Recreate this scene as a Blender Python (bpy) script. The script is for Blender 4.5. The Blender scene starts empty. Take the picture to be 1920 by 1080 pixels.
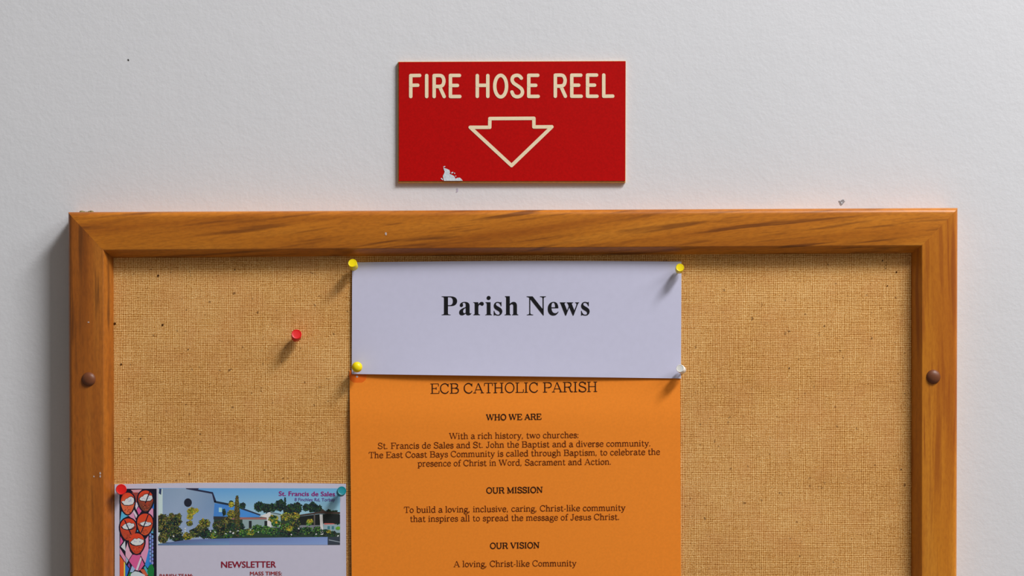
import bpy, bmesh, math, random
from mathutils import Vector, Matrix

PI = math.pi
random.seed(7)

# ------------------------------------------------------------------ camera, sky, lamps, exposure
D = 1.10                      # camera to wall, metres
CAM_Z = 1.62                  # camera height
FPX = (D - 0.0125) / (0.21 / 619.0)   # an A4 sheet on the board is 619 px wide
scene = bpy.context.scene
C = scene.collection

cam_data = bpy.data.cameras.new('camera')
cam_data.sensor_width = 36.0
cam_data.lens = 36.0 * FPX / 1920.0
cam_data.clip_start = 0.01
cam = bpy.data.objects.new('camera', cam_data)
cam.location = (0, -D, CAM_Z)
cam.rotation_euler = (PI / 2, 0, 0)
C.objects.link(cam)
scene.camera = cam

world = bpy.data.worlds.new('world')
scene.world = world
world.use_nodes = True
bg = world.node_tree.nodes['Background']
bg.inputs['Color'].default_value = (1.0, 0.92, 0.83, 1)
bg.inputs['Strength'].default_value = 0.16

def area_light(name, loc, target, sx, sy, power, color):
    ld = bpy.data.lights.new(name, 'AREA')
    ld.shape = 'RECTANGLE'; ld.size = sx; ld.size_y = sy
    ld.energy = power; ld.color = color
    o = bpy.data.objects.new(name, ld); C.objects.link(o)
    o.location = loc
    d = Vector(target) - Vector(loc)
    o.rotation_euler = d.to_track_quat('-Z', 'Y').to_euler()
    return o
TGT = Vector((0, 0, CAM_Z))
KEY_DIR = Vector((1.10, -1.0, 1.72)).normalized()
area_light('window_light', TGT + KEY_DIR * 2.6, TGT, 0.85, 0.34, 70, (1.0, 0.99, 0.985))
SIDE_DIR = Vector((1.70, -1.0, 1.25)).normalized()
area_light('side_fill_light', TGT + SIDE_DIR * 3.0, TGT, 1.5, 0.9, 30, (1.0, 0.99, 0.98))  # broad fill added from the right to soften shadows and brighten inner edges

scene.view_settings.view_transform = 'Standard'
scene.view_settings.look = 'None'
scene.view_settings.gamma = 1.0
scene.view_settings.exposure = 0.0
scene.view_settings.use_curve_mapping = False

# ------------------------------------------------------------------ helpers
def P(px, py, depth):
    """The point that stands `depth` metres in front of the wall, behind frame position px, py."""
    k = (D - depth) / FPX
    return Vector(((px - 960) * k, -depth, CAM_Z - (py - 540) * k))

def lin(c):
    def f(v):
        v /= 255.0
        return v / 12.92 if v <= 0.04045 else ((v + 0.055) / 1.055) ** 2.4
    return (f(c[0]), f(c[1]), f(c[2]), 1.0)

def empty(name, loc, label=None, cat=None, group=None):
    o = bpy.data.objects.new(name, None); C.objects.link(o)
    o.location = loc; o.empty_display_size = 0.01
    tag(o, label, cat, group)
    return o

def tag(o, label=None, cat=None, group=None, kind=None):
    if label: o['label'] = label
    if cat: o['category'] = cat
    if group: o['group'] = group
    if kind: o['kind'] = kind
    return o

def link_mesh(name, verts, faces, mat, parent=None, smooth=False):
    me = bpy.data.meshes.new(name)
    me.from_pydata([tuple(v) for v in verts], [], faces)
    me.update()
    if mat: me.materials.append(mat)
    if smooth:
        for p in me.polygons: p.use_smooth = True
    o = bpy.data.objects.new(name, me); C.objects.link(o)
    if parent is not None:
        o.parent = parent
        bpy.context.view_layer.update()
        o.matrix_parent_inverse = parent_world(parent).inverted()
    return o

def parent_world(o):
    m = Matrix.LocRotScale(o.location, o.rotation_euler, o.scale)
    if o.parent is not None:
        m = parent_world(o.parent) @ o.matrix_parent_inverse @ m
    return m

def recalc(o):
    bm = bmesh.new(); bm.from_mesh(o.data)
    bmesh.ops.recalc_face_normals(bm, faces=bm.faces)
    bm.to_mesh(o.data); bm.free()
    return o

def slab(name, quad, d0, d1, mat, parent=None, bevel=0.0):
    """quad: four px corners (TL, TR, BR, BL); a plate between depths d0 and d1."""
    fr = [P(x, y, d1) for x, y in quad]
    bk = [Vector((v.x, -d0, v.z)) for v in fr]
    o = link_mesh(name, bk + fr, [(0, 1, 2, 3), (7, 6, 5, 4), (0, 4, 5, 1), (1, 5, 6, 2), (2, 6, 7, 3), (3, 7, 4, 0)], mat, parent)
    recalc(o)
    if bevel:
        m = o.modifiers.new('bevel', 'BEVEL'); m.width = bevel; m.segments = 2
    return o

# ------------------------------------------------------------------ materials
def new_mat(name):
    m = bpy.data.materials.new(name); m.use_nodes = True
    nt = m.node_tree
    return m, nt, nt.nodes['Principled BSDF']

def nd(nt, t, **kw):
    n = nt.nodes.new(t)
    for k, v in kw.items(): setattr(n, k, v)
    return n

def math_node(nt, op, a, b=None):
    n = nd(nt, 'ShaderNodeMath', operation=op)
    for i, v in enumerate((a, b)):
        if v is None: continue
        if isinstance(v, (int, float)): n.inputs[i].default_value = v
        else: nt.links.new(v, n.inputs[i])
    return n.outputs[0]

def noise(nt, vec, scale, detail=3, rough=0.55):
    n = nd(nt, 'ShaderNodeTexNoise')
    n.inputs['Scale'].default_value = scale
    n.inputs['Detail'].default_value = detail
    n.inputs['Roughness'].default_value = rough
    nt.links.new(vec, n.inputs['Vector'])
    return n.outputs['Fac']

def ramp(nt, fac, stops):
    n = nd(nt, 'ShaderNodeValToRGB')
    cr = n.color_ramp
    while len(cr.elements) < len(stops): cr.elements.new(0.5)
    for e, (p, c) in zip(cr.elements, stops):
        e.position = p
        e.color = c if len(c) == 4 else (*c, 1)
    nt.links.new(fac, n.inputs[0])
    return n.outputs[0]

def mix(nt, fac, a, b, blend='MIX'):
    n = nd(nt, 'ShaderNodeMix', data_type='RGBA', blend_type=blend)
    for i, v in ((0, fac), (6, a), (7, b)):
        if isinstance(v, (int, float)): n.inputs[i].default_value = v
        elif isinstance(v, tuple): n.inputs[i].default_value = v
        else: nt.links.new(v, n.inputs[i])
    return n.outputs[2]

def mapped(nt, scale=(1, 1, 1), rot=(0, 0, 0)):
    tc = nd(nt, 'ShaderNodeTexCoord')
    mp = nd(nt, 'ShaderNodeMapping')
    mp.inputs['Rotation'].default_value = rot
    mp.inputs['Scale'].default_value = scale
    nt.links.new(tc.outputs['Object'], mp.inputs['Vector'])
    return mp.outputs['Vector']

def scaled(nt, vec, scale):
    mp = nd(nt, 'ShaderNodeMapping')
    mp.inputs['Scale'].default_value = scale
    nt.links.new(vec, mp.inputs['Vector'])
    return mp.outputs['Vector']

def bump(nt, bsdf, h, strength, dist):
    b = nd(nt, 'ShaderNodeBump')
    b.inputs['Strength'].default_value = strength
    b.inputs['Distance'].default_value = dist
    nt.links.new(h, b.inputs['Height'])
    nt.links.new(b.outputs[0], bsdf.inputs['Normal'])

def plain(name, col, rough=0.6, spec=0.3, grain=0.05, gscale=400, bstr=0.0, bdist=0.0002, metal=0.0):
    """A plain material with a faint mottle of its own."""
    m, nt, b = new_mat(name)
    v = mapped(nt)
    n = noise(nt, v, gscale, 4)
    c = lin(col)
    lo = tuple(x * (1 - grain) for x in c[:3]) + (1,)
    hi = tuple(min(1, x * (1 + grain)) for x in c[:3]) + (1,)
    nt.links.new(ramp(nt, n, [(0.3, lo), (0.7, hi)]), b.inputs['Base Color'])
    b.inputs['Roughness'].default_value = rough
    b.inputs['Specular IOR Level'].default_value = spec
    b.inputs['Metallic'].default_value = metal
    if bstr: bump(nt, b, n, bstr, bdist)
    return m

def wall_material():
    m, nt, b = new_mat('painted_plaster')
    v = mapped(nt)
    big = noise(nt, v, 3.0, 3)
    fine = noise(nt, v, 420, 3, 0.6)
    mid = noise(nt, v, 95, 3)
    c1 = ramp(nt, big, [(0.35, lin((219, 221, 226))), (0.65, lin((225, 226, 231)))])
    c2 = mix(nt, math_node(nt, 'MULTIPLY', fine, 0.16), c1, lin((176, 176, 178)))
    nt.links.new(c2, b.inputs['Base Color'])
    b.inputs['Roughness'].default_value = 0.72
    b.inputs['Specular IOR Level'].default_value = 0.25
    h = math_node(nt, 'ADD', math_node(nt, 'MULTIPLY', fine, 0.6), mid)
    bump(nt, b, h, 0.30, 0.0006)
    return m

def wood_material(name, angle, tint, seed):
    """Stained pine; the grain runs along the piece, `angle` turns it in the wall plane."""
    m, nt, b = new_mat(name)
    v0 = mapped(nt, rot=(0, angle, 0))
    off = nd(nt, 'ShaderNodeVectorMath', operation='ADD')
    off.inputs[1].default_value = (seed * 1.37, seed * 0.61, seed * 2.11)
    nt.links.new(v0, off.inputs[0]); v = off.outputs[0]
    # slow waviness of the grain lines
    w = nd(nt, 'ShaderNodeTexNoise'); w.inputs['Scale'].default_value = 9; w.inputs['Detail'].default_value = 1
    nt.links.new(scaled(nt, v, (0.6, 1, 1)), w.inputs['Vector'])
    wv = nd(nt, 'ShaderNodeVectorMath', operation='SCALE'); wv.inputs['Scale'].default_value = 0.010
    nt.links.new(w.outputs['Color'], wv.inputs[0])
    ad = nd(nt, 'ShaderNodeVectorMath', operation='ADD')
    nt.links.new(v, ad.inputs[0]); nt.links.new(wv.outputs[0], ad.inputs[1])
    vv = ad.outputs[0]
    broad = noise(nt, scaled(nt, vv, (0.05, 0.5, 1)), 75, 3, 0.5)
    fine = noise(nt, scaled(nt, vv, (0.035, 0.5, 1)), 420, 4, 0.6)
    strk = noise(nt, scaled(nt, vv, (0.055, 0.6, 1)), 170, 2, 0.5)
    a, c, d, dk = tint
    col = ramp(nt, broad, [(0.30, lin(a)), (0.52, lin(c)), (0.74, lin(d))])
    col = mix(nt, math_node(nt, 'MULTIPLY', ramp(nt, fine, [(0.45, (0, 0, 0)), (0.70, (1, 1, 1))]), 0.35), col, lin(a))
    s = ramp(nt, strk, [(0.60, (0, 0, 0)), (0.70, (1, 1, 1))])
    col = mix(nt, math_node(nt, 'MULTIPLY', s, 0.62), col, lin(dk))
    hair = noise(nt, scaled(nt, vv, (0.045, 0.6, 1)), 330, 2, 0.5)
    s2 = ramp(nt, hair, [(0.57, (0, 0, 0)), (0.68, (1, 1, 1))])
    patch = ramp(nt, noise(nt, scaled(nt, vv, (0.4, 0.5, 1)), 14, 2), [(0.38, (0.1, 0.1, 0.1)), (0.62, (1, 1, 1))])
    col = mix(nt, math_node(nt, 'MULTIPLY', math_node(nt, 'MULTIPLY', s2, patch), 0.72), col, lin(dk))
    pore = noise(nt, scaled(nt, vv, (0.25, 0.6, 1)), 900, 2, 0.6)
    col = mix(nt, math_node(nt, 'MULTIPLY', ramp(nt, pore, [(0.40, (0, 0, 0)), (0.75, (1, 1, 1))]), 0.30), col, lin(dk))
    nt.links.new(col, b.inputs['Base Color'])
    b.inputs['Roughness'].default_value = 0.36
    b.inputs['Specular IOR Level'].default_value = 0.5
    bump(nt, b, fine, 0.10, 0.0002)
    return m

def burlap_material():
    m, nt, b = new_mat('burlap_weave')
    v = mapped(nt)
    sep = nd(nt, 'ShaderNodeSeparateXYZ'); nt.links.new(v, sep.inputs[0])
    pitch = 0.00112
    dn1 = noise(nt, scaled(nt, v, (0.10, 1, 1)), 190, 2)       # wanders across the weft rows
    dn2 = noise(nt, scaled(nt, v, (1, 1, 0.10)), 190, 2)
    dj1 = noise(nt, v, 520, 2)
    wx = math_node(nt, 'ADD', math_node(nt, 'DIVIDE', sep.outputs['X'], pitch),
                   math_node(nt, 'ADD', math_node(nt, 'MULTIPLY', dn2, 1.5), math_node(nt, 'MULTIPLY', dj1, 0.8)))
    wz = math_node(nt, 'ADD', math_node(nt, 'DIVIDE', sep.outputs['Z'], pitch * 0.98),
                   math_node(nt, 'ADD', math_node(nt, 'MULTIPLY', dn1, 1.5), math_node(nt, 'MULTIPLY', dj1, -0.8)))
    A = math_node(nt, 'SINE', math_node(nt, 'MULTIPLY', wx, PI))
    B = math_node(nt, 'SINE', math_node(nt, 'MULTIPLY', wz, PI))
    aA = math_node(nt, 'POWER', math_node(nt, 'ABSOLUTE', A), 0.8)
    aB = math_node(nt, 'POWER', math_node(nt, 'ABSOLUTE', B), 0.7)
    warp = math_node(nt, 'MULTIPLY', aA, math_node(nt, 'ADD', 0.60,
           math_node(nt, 'MULTIPLY', 0.40, math_node(nt, 'MULTIPLY', math_node(nt, 'SIGN', A), B))))
    weft = math_node(nt, 'MULTIPLY', aB, math_node(nt, 'SUBTRACT', 0.66,
           math_node(nt, 'MULTIPLY', 0.36, math_node(nt, 'MULTIPLY', math_node(nt, 'SIGN', B), A))))
    h = math_node(nt, 'MAXIMUM', warp, weft)
    # slubs: thick and thin, pale and dark runs of yarn; broad patches put wrinkle shading into the colour
    r1 = noise(nt, scaled(nt, v, (0.07, 1, 1)), 800, 2)
    r2 = noise(nt, scaled(nt, v, (1, 1, 0.07)), 800, 2)
    big = noise(nt, scaled(nt, v, (0.5, 1, 1)), 28, 3)
    hh = math_node(nt, 'ADD', h, math_node(nt, 'MULTIPLY', math_node(nt, 'SUBTRACT', math_node(nt, 'ADD', r1, r2), 1.0), 0.24))
    hh = math_node(nt, 'ADD', hh, math_node(nt, 'MULTIPLY', math_node(nt, 'SUBTRACT', big, 0.5), 0.26))
    iso = noise(nt, v, 620, 2)
    hh = math_node(nt, 'ADD', hh, math_node(nt, 'MULTIPLY', math_node(nt, 'SUBTRACT', iso, 0.5), 0.45))
    col = ramp(nt, hh, [(0.24, lin((112, 62, 20))), (0.50, lin((198, 134, 62))), (0.74, lin((232, 174, 98))), (1.0, lin((252, 216, 156)))])
    hue = noise(nt, v, 55, 2)
    col = mix(nt, math_node(nt, 'MULTIPLY', ramp(nt, hue, [(0.45, (0, 0, 0)), (0.7, (1, 1, 1))]), 0.25), col, lin((206, 140, 84)))
    speck = noise(nt, v, 330, 2)
    col = mix(nt, math_node(nt, 'MULTIPLY', ramp(nt, speck, [(0.69, (0, 0, 0)), (0.75, (1, 1, 1))]), 0.7), col, lin((96, 58, 26)))
    nt.links.new(col, b.inputs['Base Color'])
    b.inputs['Roughness'].default_value = 0.9
    b.inputs['Specular IOR Level'].default_value = 0.1
    bump(nt, b, h, 0.5, 0.00025)
    return m

def print_material(name):
    """Printed ink: the picture's own colours ride on the mesh."""
    m, nt, b = new_mat(name)
    a = nd(nt, 'ShaderNodeVertexColor'); a.layer_name = 'ink'
    n = noise(nt, mapped(nt), 1500, 2)
    c = mix(nt, math_node(nt, 'MULTIPLY', n, 0.10), a.outputs['Color'], (0.10, 0.10, 0.14, 1))
    nt.links.new(c, b.inputs['Base Color'])
    b.inputs['Roughness'].default_value = 0.5
    b.inputs['Specular IOR Level'].default_value = 0.2
    return m

M_wall = wall_material()
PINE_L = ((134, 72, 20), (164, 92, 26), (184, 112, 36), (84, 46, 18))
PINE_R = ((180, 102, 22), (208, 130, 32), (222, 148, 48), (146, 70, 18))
PINE_T = ((170, 94, 20), (202, 122, 30), (220, 142, 44), (100, 50, 18))
M_wood_top = wood_material('pine_top_rail', math.radians(7.0), PINE_T, 1)
M_wood_bottom = wood_material('pine_bottom_rail', 0, PINE_T, 5)
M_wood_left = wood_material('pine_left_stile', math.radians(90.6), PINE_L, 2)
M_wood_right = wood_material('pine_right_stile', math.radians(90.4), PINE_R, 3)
M_burlap = burlap_material()
M_fibre = plain('fibreboard', (130, 96, 60), 0.9, 0.1, 0.15, 300)
M_red = plain('red_laminate', (184, 8, 8), 0.5, 0.12, 0.10, 900, 0.05, 0.0002)
M_core = plain('ochre_core', (196, 150, 84), 0.6, 0.3, 0.12, 500)
M_cream = plain('cream_engraving', (240, 222, 188), 0.6, 0.2, 0.04, 600)
M_chip = plain('chipped_white_paint', (206, 218, 228), 0.7, 0.2, 0.12, 900, 0.4, 0.0004)
M_gouge = plain('grey_gouge', (142, 144, 148), 0.9, 0.1, 0.25, 1200)
M_lilac = plain('lilac_scuff', (186, 180, 200), 0.9, 0.1, 0.05, 900)
M_speck = plain('dark_speck', (46, 44, 44), 0.8, 0.2, 0.1, 900)
M_white = plain('white_copy_paper', (206, 206, 231), 0.75, 0.15, 0.015, 250)
M_news = plain('newsletter_paper', (207, 204, 224), 0.7, 0.15, 0.015, 250)
M_orange = plain('orange_paper', (245, 141, 44), 0.75, 0.15, 0.04, 700)
M_tint = plain('orange_red_plastic', (242, 112, 26), 0.5, 0.25, 0.04, 500)
M_ink = plain('black_ink', (22, 22, 26), 0.6, 0.2, 0.05, 500)
M_ink_brown = plain('black_ink_on_orange', (92, 36, 14), 0.7, 0.1, 0.10, 900)
M_ink_dark = plain('bold_black_ink_on_orange', (44, 24, 18), 0.7, 0.1, 0.10, 900)
M_ink_red = plain('dark_red_ink', (146, 22, 48), 0.6, 0.2, 0.05, 500)
M_ink_magenta = plain('magenta_ink', (158, 26, 124), 0.6, 0.2, 0.05, 500)
M_ink_violet = plain('violet_ink', (110, 66, 156), 0.6, 0.2, 0.05, 500)
M_ink_head = plain('maroon_ink', (160, 44, 48), 0.6, 0.2, 0.05, 500)
M_print = print_material('printed_picture')
M_cap = plain('brown_plastic', (112, 64, 38), 0.45, 0.4, 0.06, 500)
M_hole = plain('pin_hole_dark', (80, 46, 20), 0.95, 0.0, 0.1, 900)
M_glue = plain('dried_glue', (132, 122, 82), 0.9, 0.1, 0.25, 900)
M_fleck = plain('pale_fleck', (196, 180, 176), 0.8, 0.1, 0.1, 900)
M_steel = plain('needle_steel', (180, 180, 182), 0.3, 0.5, 0.03, 500, metal=1.0)
M_pin = {'yellow': plain('yellow_plastic', (240, 216, 8), 0.38, 0.35, 0.03, 500),
         'red': plain('red_plastic', (216, 22, 22), 0.40, 0.35, 0.03, 500),
         'white': plain('white_plastic', (240, 240, 236), 0.38, 0.4, 0.02, 500),
         'teal': plain('teal_plastic', (0, 124, 136), 0.40, 0.35, 0.03, 500)}
M_floor = plain('floor_vinyl', (150, 144, 136), 0.6, 0.3, 0.08, 30)

# ------------------------------------------------------------------ drawing: filled outlines and pen strokes
def svg_polys(path, steps=9):
    """M/L/C/Z path text -> list of point loops."""
    tok = path.replace(',', ' ').split()
    loops, cur, i, cmd = [], [], 0, None
    while i < len(tok):
        if tok[i] in 'MLCZ':
            cmd = tok[i]; i += 1
            if cmd == 'Z':
                loops.append(cur); cur = []
                continue
        if cmd in 'ML':
            cur.append((float(tok[i]), float(tok[i + 1]))); i += 2
        elif cmd == 'C':
            p0 = cur[-1]
            p = [(float(tok[i + 2 * k]), float(tok[i + 2 * k + 1])) for k in range(3)]; i += 6
            for s in range(1, steps + 1):
                t = s / steps; u = 1 - t
                cur.append(tuple(u ** 3 * p0[j] + 3 * u * u * t * p[0][j] + 3 * u * t * t * p[1][j] + t ** 3 * p[2][j] for j in (0, 1)))
    if cur: loops.append(cur)
    return loops

def fill_loops(loops):
    """Triangulate loops with holes; returns flat verts, faces."""
    cu = bpy.data.curves.new('outline', 'CURVE'); cu.dimensions = '2D'; cu.fill_mode = 'FRONT'
    for lp in loops:
        sp = cu.splines.new('POLY'); sp.points.add(len(lp) - 1)
        for q, (x, y) in zip(sp.points, lp): q.co = (x * 0.01, y * 0.01, 0, 1)
        sp.use_cyclic_u = True
    o = bpy.data.objects.new('outline', cu)
    return curve_to_flat(o, 100.0)

def curve_to_flat(o, k):
    C.objects.link(o)
    dg = bpy.context.evaluated_depsgraph_get(); dg.update()
    ev = o.evaluated_get(dg)
    me = bpy.data.meshes.new_from_object(ev)
    vs = [(v.co.x * k, v.co.y * k) for v in me.vertices]
    fs = [tuple(p.vertices) for p in me.polygons]
    bpy.data.meshes.remove(me)
    cu = o.data
    bpy.data.objects.remove(o); bpy.data.curves.remove(cu)
    return vs, fs

def catmull(pts, n=6):
    if len(pts) < 3: return pts
    q = [pts[0]] + list(pts) + [pts[-1]]
    out = []
    for i in range(1, len(q) - 2):
        p0, p1, p2, p3 = q[i - 1:i + 3]
        for s in range(n):
            t = s / n
            out.append(tuple(0.5 * ((2 * p1[j]) + (-p0[j] + p2[j]) * t + (2 * p0[j] - 5 * p1[j] + 4 * p2[j] - p3[j]) * t * t
                                    + (-p0[j] + 3 * p1[j] - 3 * p2[j] + p3[j]) * t ** 3) for j in (0, 1)))
    out.append(tuple(pts[-1]))
    return out

class Flat:
    def __init__(self): self.v, self.f, self.l, self.k = [], [], [], 0
    def add(self, vs, fs):
        n = len(self.v); self.v += vs; self.f += [tuple(i + n for i in f) for f in fs]
        self.l += [self.k % 16] * len(vs); self.k += 1          # crossing strokes lie a few microns apart
    def ribbon(self, pts, w, closed=False):
        n = len(pts); L, R = [], []
        for i, p in enumerate(pts):
            a = pts[i - 1] if (i > 0 or closed) else p
            b = pts[(i + 1) % n] if (i < n - 1 or closed) else p
            d1 = Vector((p[0] - a[0], p[1] - a[1])); d2 = Vector((b[0] - p[0], b[1] - p[1]))
            if d1.length > 1e-9: d1.normalize()
            if d2.length > 1e-9: d2.normalize()
            t = d1 + d2
            if t.length < 1e-6: t = d1 if d1.length else d2
            t.normalize()
            ref = d1 if d1.length > 0.5 else d2
            k = min(2.5, 1.0 / max(0.3, t.dot(ref)))
            nx, ny = -t.y * w / 2 * k, t.x * w / 2 * k
            L.append((p[0] + nx, p[1] + ny)); R.append((p[0] - nx, p[1] - ny))
        m = n if closed else n - 1
        self.add(L + R, [(i, n + i, n + (i + 1) % n, (i + 1) % n) for i in range(m)])
    def disc(self, c, rx, ry=None, n=14):
        ry = ry or rx
        self.add([(c[0] + rx * math.cos(2 * PI * i / n), c[1] + ry * math.sin(2 * PI * i / n)) for i in range(n)], [tuple(range(n))])
    def poly(self, pts):
        self.add(list(pts), [tuple(range(len(pts)))])

def lay(name, flat, surf, mat, parent, lift=0.0001, xf=None):
    """Lay flat px-space shapes on a surface (px, py) -> depth."""
    vs = []
    for (x, y), l in zip(flat.v, flat.l):
        if xf: x, y = xf(x, y)
        vs.append(P(x, y, surf(x, y) + lift + 0.000006 * l))
    o = link_mesh(name, vs, flat.f, mat, parent)
    me = o.data
    for p in me.polygons:           # every face looks into the room
        if p.normal.y > 0: p.flip()
    me.update()
    return o

# ---- a slab-serif pen alphabet (cap height 100), thick strokes T, hairlines h, I = stem, D = dot, O = ring
G = {
 'A': (106, 'h 14,3 50,98|T 51,99 91,3|h 29,34 76,34|h 0,3 31,3|h 73,3 107,3'),
 'B': (98, 'I 22 0 100|h 4,97 56,97|h 4,3 58,3|h 22,53 58,53|~ 56,97 76,90 81,76 74,60 56,53|~ 58,53 82,45 88,28 80,9 58,3'),
 'C': (98, '~ 88,24 74,8 54,2 30,10 13,30 10,50 13,72 30,91 54,98 72,91 84,76|h 86,98 86,66'),
 'E': (95, 'I 22 0 100|h 4,97 84,97|h 4,3 88,3|h 22,52 62,52|h 84,98 84,72|h 88,2 90,30|h 62,64 62,40'),
 'F': (88, 'I 22 0 100|h 4,97 84,97|h 4,3 44,3|h 22,52 62,52|h 84,98 84,72|h 62,64 62,40'),
 'H': (110, 'I 22 0 100|I 86 0 100|h 22,52 86,52|h 4,97 40,97|h 4,3 40,3|h 68,97 104,97|h 68,3 104,3'),
 'I': (50, 'I 24 0 100|h 6,97 42,97|h 6,3 42,3'),
 'J': (68, '~ 44,97 44,60 44,28 38,8 24,1 10,8 6,24|h 26,97 62,97'),
 'L': (86, 'I 22 0 100|h 4,97 42,97|h 4,3 82,3|h 82,2 84,34'),
 'M': (126, 'h 20,0 20,98|T 20,98 60,8|h 62,8 102,98|I 104 0 100|h 2,97 24,97|h 2,3 38,3|h 100,97 122,97|h 86,3 122,3'),
 'N': (110, 'h 20,0 20,97|T 22,97 88,3|h 90,0 90,100|h 2,97 24,97|h 2,3 38,3|h 72,97 108,97'),
 'O': (108, 'O 54 50 43 48'),
 'P': (92, 'I 22 0 100|h 4,97 56,97|h 4,3 44,3|~ 56,97 79,90 86,72 79,54 56,47|h 22,47 56,47'),
 'R': (104, 'I 22 0 100|h 4,97 56,97|h 4,3 42,3|~ 56,97 78,90 84,73 78,56 56,50|h 22,50 56,50|~ 54,50 70,42 78,14 88,4 102,4'),
 'S': (86, '~ 72,76 62,92 42,98 22,92 14,76 22,61 44,52 68,42 77,25 68,8 44,2 22,8 12,24|h 75,98 75,70|h 10,2 10,30'),
 'T': (92, 'I 46 0 100|h 6,97 86,97|h 7,98 5,70|h 85,98 87,70|h 26,3 66,3'),
 'U': (106, '~ 20,97 20,60 20,34 28,10 52,2 76,10 85,34 85,60 85,97|h 2,97 40,97|h 68,97 104,97'),
 'V': (104, 'T 14,97 52,2|h 53,2 90,97|h 0,97 33,97|h 72,97 106,97'),
 'W': (146, 'T 14,97 44,2|h 45,2 71,97|T 71,97 101,2|h 102,2 131,97|h 0,97 32,97|h 56,97 86,97|h 114,97 146,97'),
 'a': (74, '~ 12,54 22,65 38,67 52,60 56,46 56,14 62,4 73,6|~ 56,40 30,36 12,26 12,10 28,1 46,8 56,22'),
 'b': (78, 'I 16 0 103|h 0,101 16,101|~ 16,48 30,64 46,67 63,54 68,34 63,14 46,1 30,4 16,18'),
 'c': (68, '~ 60,50 50,64 36,67 18,58 10,34 18,10 36,1 52,6 62,18'),
 'd': (81, 'I 62 0 103|h 46,101 62,101|h 62,3 79,3|~ 62,48 50,64 34,67 16,56 10,34 16,12 34,1 50,4 62,18'),
 'e': (71, 'h 12,37 62,37|~ 62,37 60,54 50,64 36,67 18,58 10,34 18,10 36,1 52,5 63,17'),
 'f': (50, '~ 54,92 44,101 32,98 24,86 24,60|T 24,70 24,0|h 4,65 46,65|h 6,3 44,3'),
 'g': (72, '~ 34,66 52,58 55,45 50,30 34,25 16,30 12,45 16,58 34,66|~ 20,27 14,16 24,8 46,6 64,0 66,-14 54,-26 34,-29 14,-25 6,-14 14,-3 26,4|h 50,60 72,68'),
 'h': (80, 'I 18 0 103|h 2,101 18,101|h 2,3 34,3|~ 18,48 32,64 46,67 58,60 61,44 61,0|h 46,3 78,3'),
 'i': (40, 'I 20 0 67|h 4,65 20,65|h 4,3 36,3|D 19 91'),
 'k': (78, 'I 18 0 103|h 2,101 18,101|h 2,3 34,3|h 18,28 58,64|T 34,40 64,3|h 46,65 72,65|h 52,3 78,3'),
 'l': (40, 'I 20 0 103|h 4,101 20,101|h 4,3 36,3'),
 'm': (118, 'I 18 0 67|h 2,65 18,65|h 2,3 34,3|~ 18,48 32,64 44,67 55,60 58,44 58,0|h 44,3 73,3|~ 58,48 72,64 84,67 95,60 98,44 98,0|h 84,3 115,3'),
 'n': (80, 'I 18 0 67|h 2,65 18,65|h 2,3 34,3|~ 18,48 32,64 46,67 58,60 61,44 61,0|h 46,3 78,3'),
 'o': (73, 'O 36 34 27 32'),
 'p': (80, 'I 18 -30 67|h 2,65 18,65|h 2,-28 36,-28|~ 18,48 32,64 48,67 65,54 70,34 65,14 48,1 32,4 18,18'),
 'r': (60, 'I 18 0 67|h 2,65 18,65|h 2,3 38,3|~ 18,44 28,60 42,67 55,61'),
 's': (62, '~ 50,52 42,64 30,67 16,62 12,50 20,40 34,35 50,28 54,17 46,5 30,1 16,5 10,16|h 52,66 52,47|h 9,2 9,21'),
 't': (54, '~ 22,88 22,50 22,18 26,5 38,1 51,9|h 6,65 47,65'),
 'u': (81, '~ 18,66 18,40 18,20 24,5 36,1 50,6 62,20|I 62 0 67|h 2,65 18,65|h 46,65 62,65|h 62,3 79,3'),
 'v': (73, 'T 12,65 36,2|h 37,2 60,65|h 0,65 26,65|h 48,65 74,65'),
 'w': (109, 'T 12,65 34,2|h 35,2 55,65|T 55,65 77,2|h 78,2 98,65|h 0,65 26,65|h 42,65 66,65|h 86,65 110,65'),
 'y': (73, 'T 12,65 36,2|~ 62,65 37,2 27,-20 16,-29 4,-24|h 0,65 26,65|h 50,65 74,65'),
 ',': (36, 'D 14 6|h 18,6 8,-18'), '.': (36, 'D 14 6'), ':': (38, 'D 14 6|D 14 56'), '-': (44, 'h 6,34 38,34'), ' ': (40, ''),
}

def pen_line(text, x0, y0, x1, y1, cap, thick, hair):
    """One line of serif text whose baseline runs from (x0, y0) to (x1, y1) in px."""
    fl = Flat(); pen = 0.0
    for ch in text:
        adv, spec = G[ch]
        for st in spec.split('|'):
            if not st: continue
            k, *r = st.split()
            if k == 'I':
                x, a, b = map(float, r); fl.ribbon([(pen + x, a), (pen + x, b)], thick)
            elif k == 'D':
                fl.disc((pen + float(r[0]), float(r[1])), thick * 0.66, n=10)
            elif k == 'O':
                cx, cy, rx, ry = map(float, r)
                fl.ribbon([(pen + cx + rx * math.cos(2 * PI * i / 28), cy + ry * math.sin(2 * PI * i / 28)) for i in range(28)], thick * 0.92, True)
            else:
                pts = [tuple(map(float, q.split(','))) for q in r]
                pts = [(pen + x, y) for x, y in pts]
                if k == '~': fl.ribbon(catmull(pts), thick * 0.92)
                else: fl.ribbon(pts, thick if k == 'T' else hair)
        pen += adv
    sx = math.hypot(x1 - x0, y1 - y0) / pen
    ux, uy = (x1 - x0) / math.hypot(x1 - x0, y1 - y0), (y1 - y0) / math.hypot(x1 - x0, y1 - y0)
    sy = cap / 100.0
    out = Flat(); out.f = fl.f; out.l = fl.l
    out.v = [(x0 + x * sx * ux + y * sy * uy, y0 + x * sx * uy - y * sy * ux) for x, y in fl.v]
    return out

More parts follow.
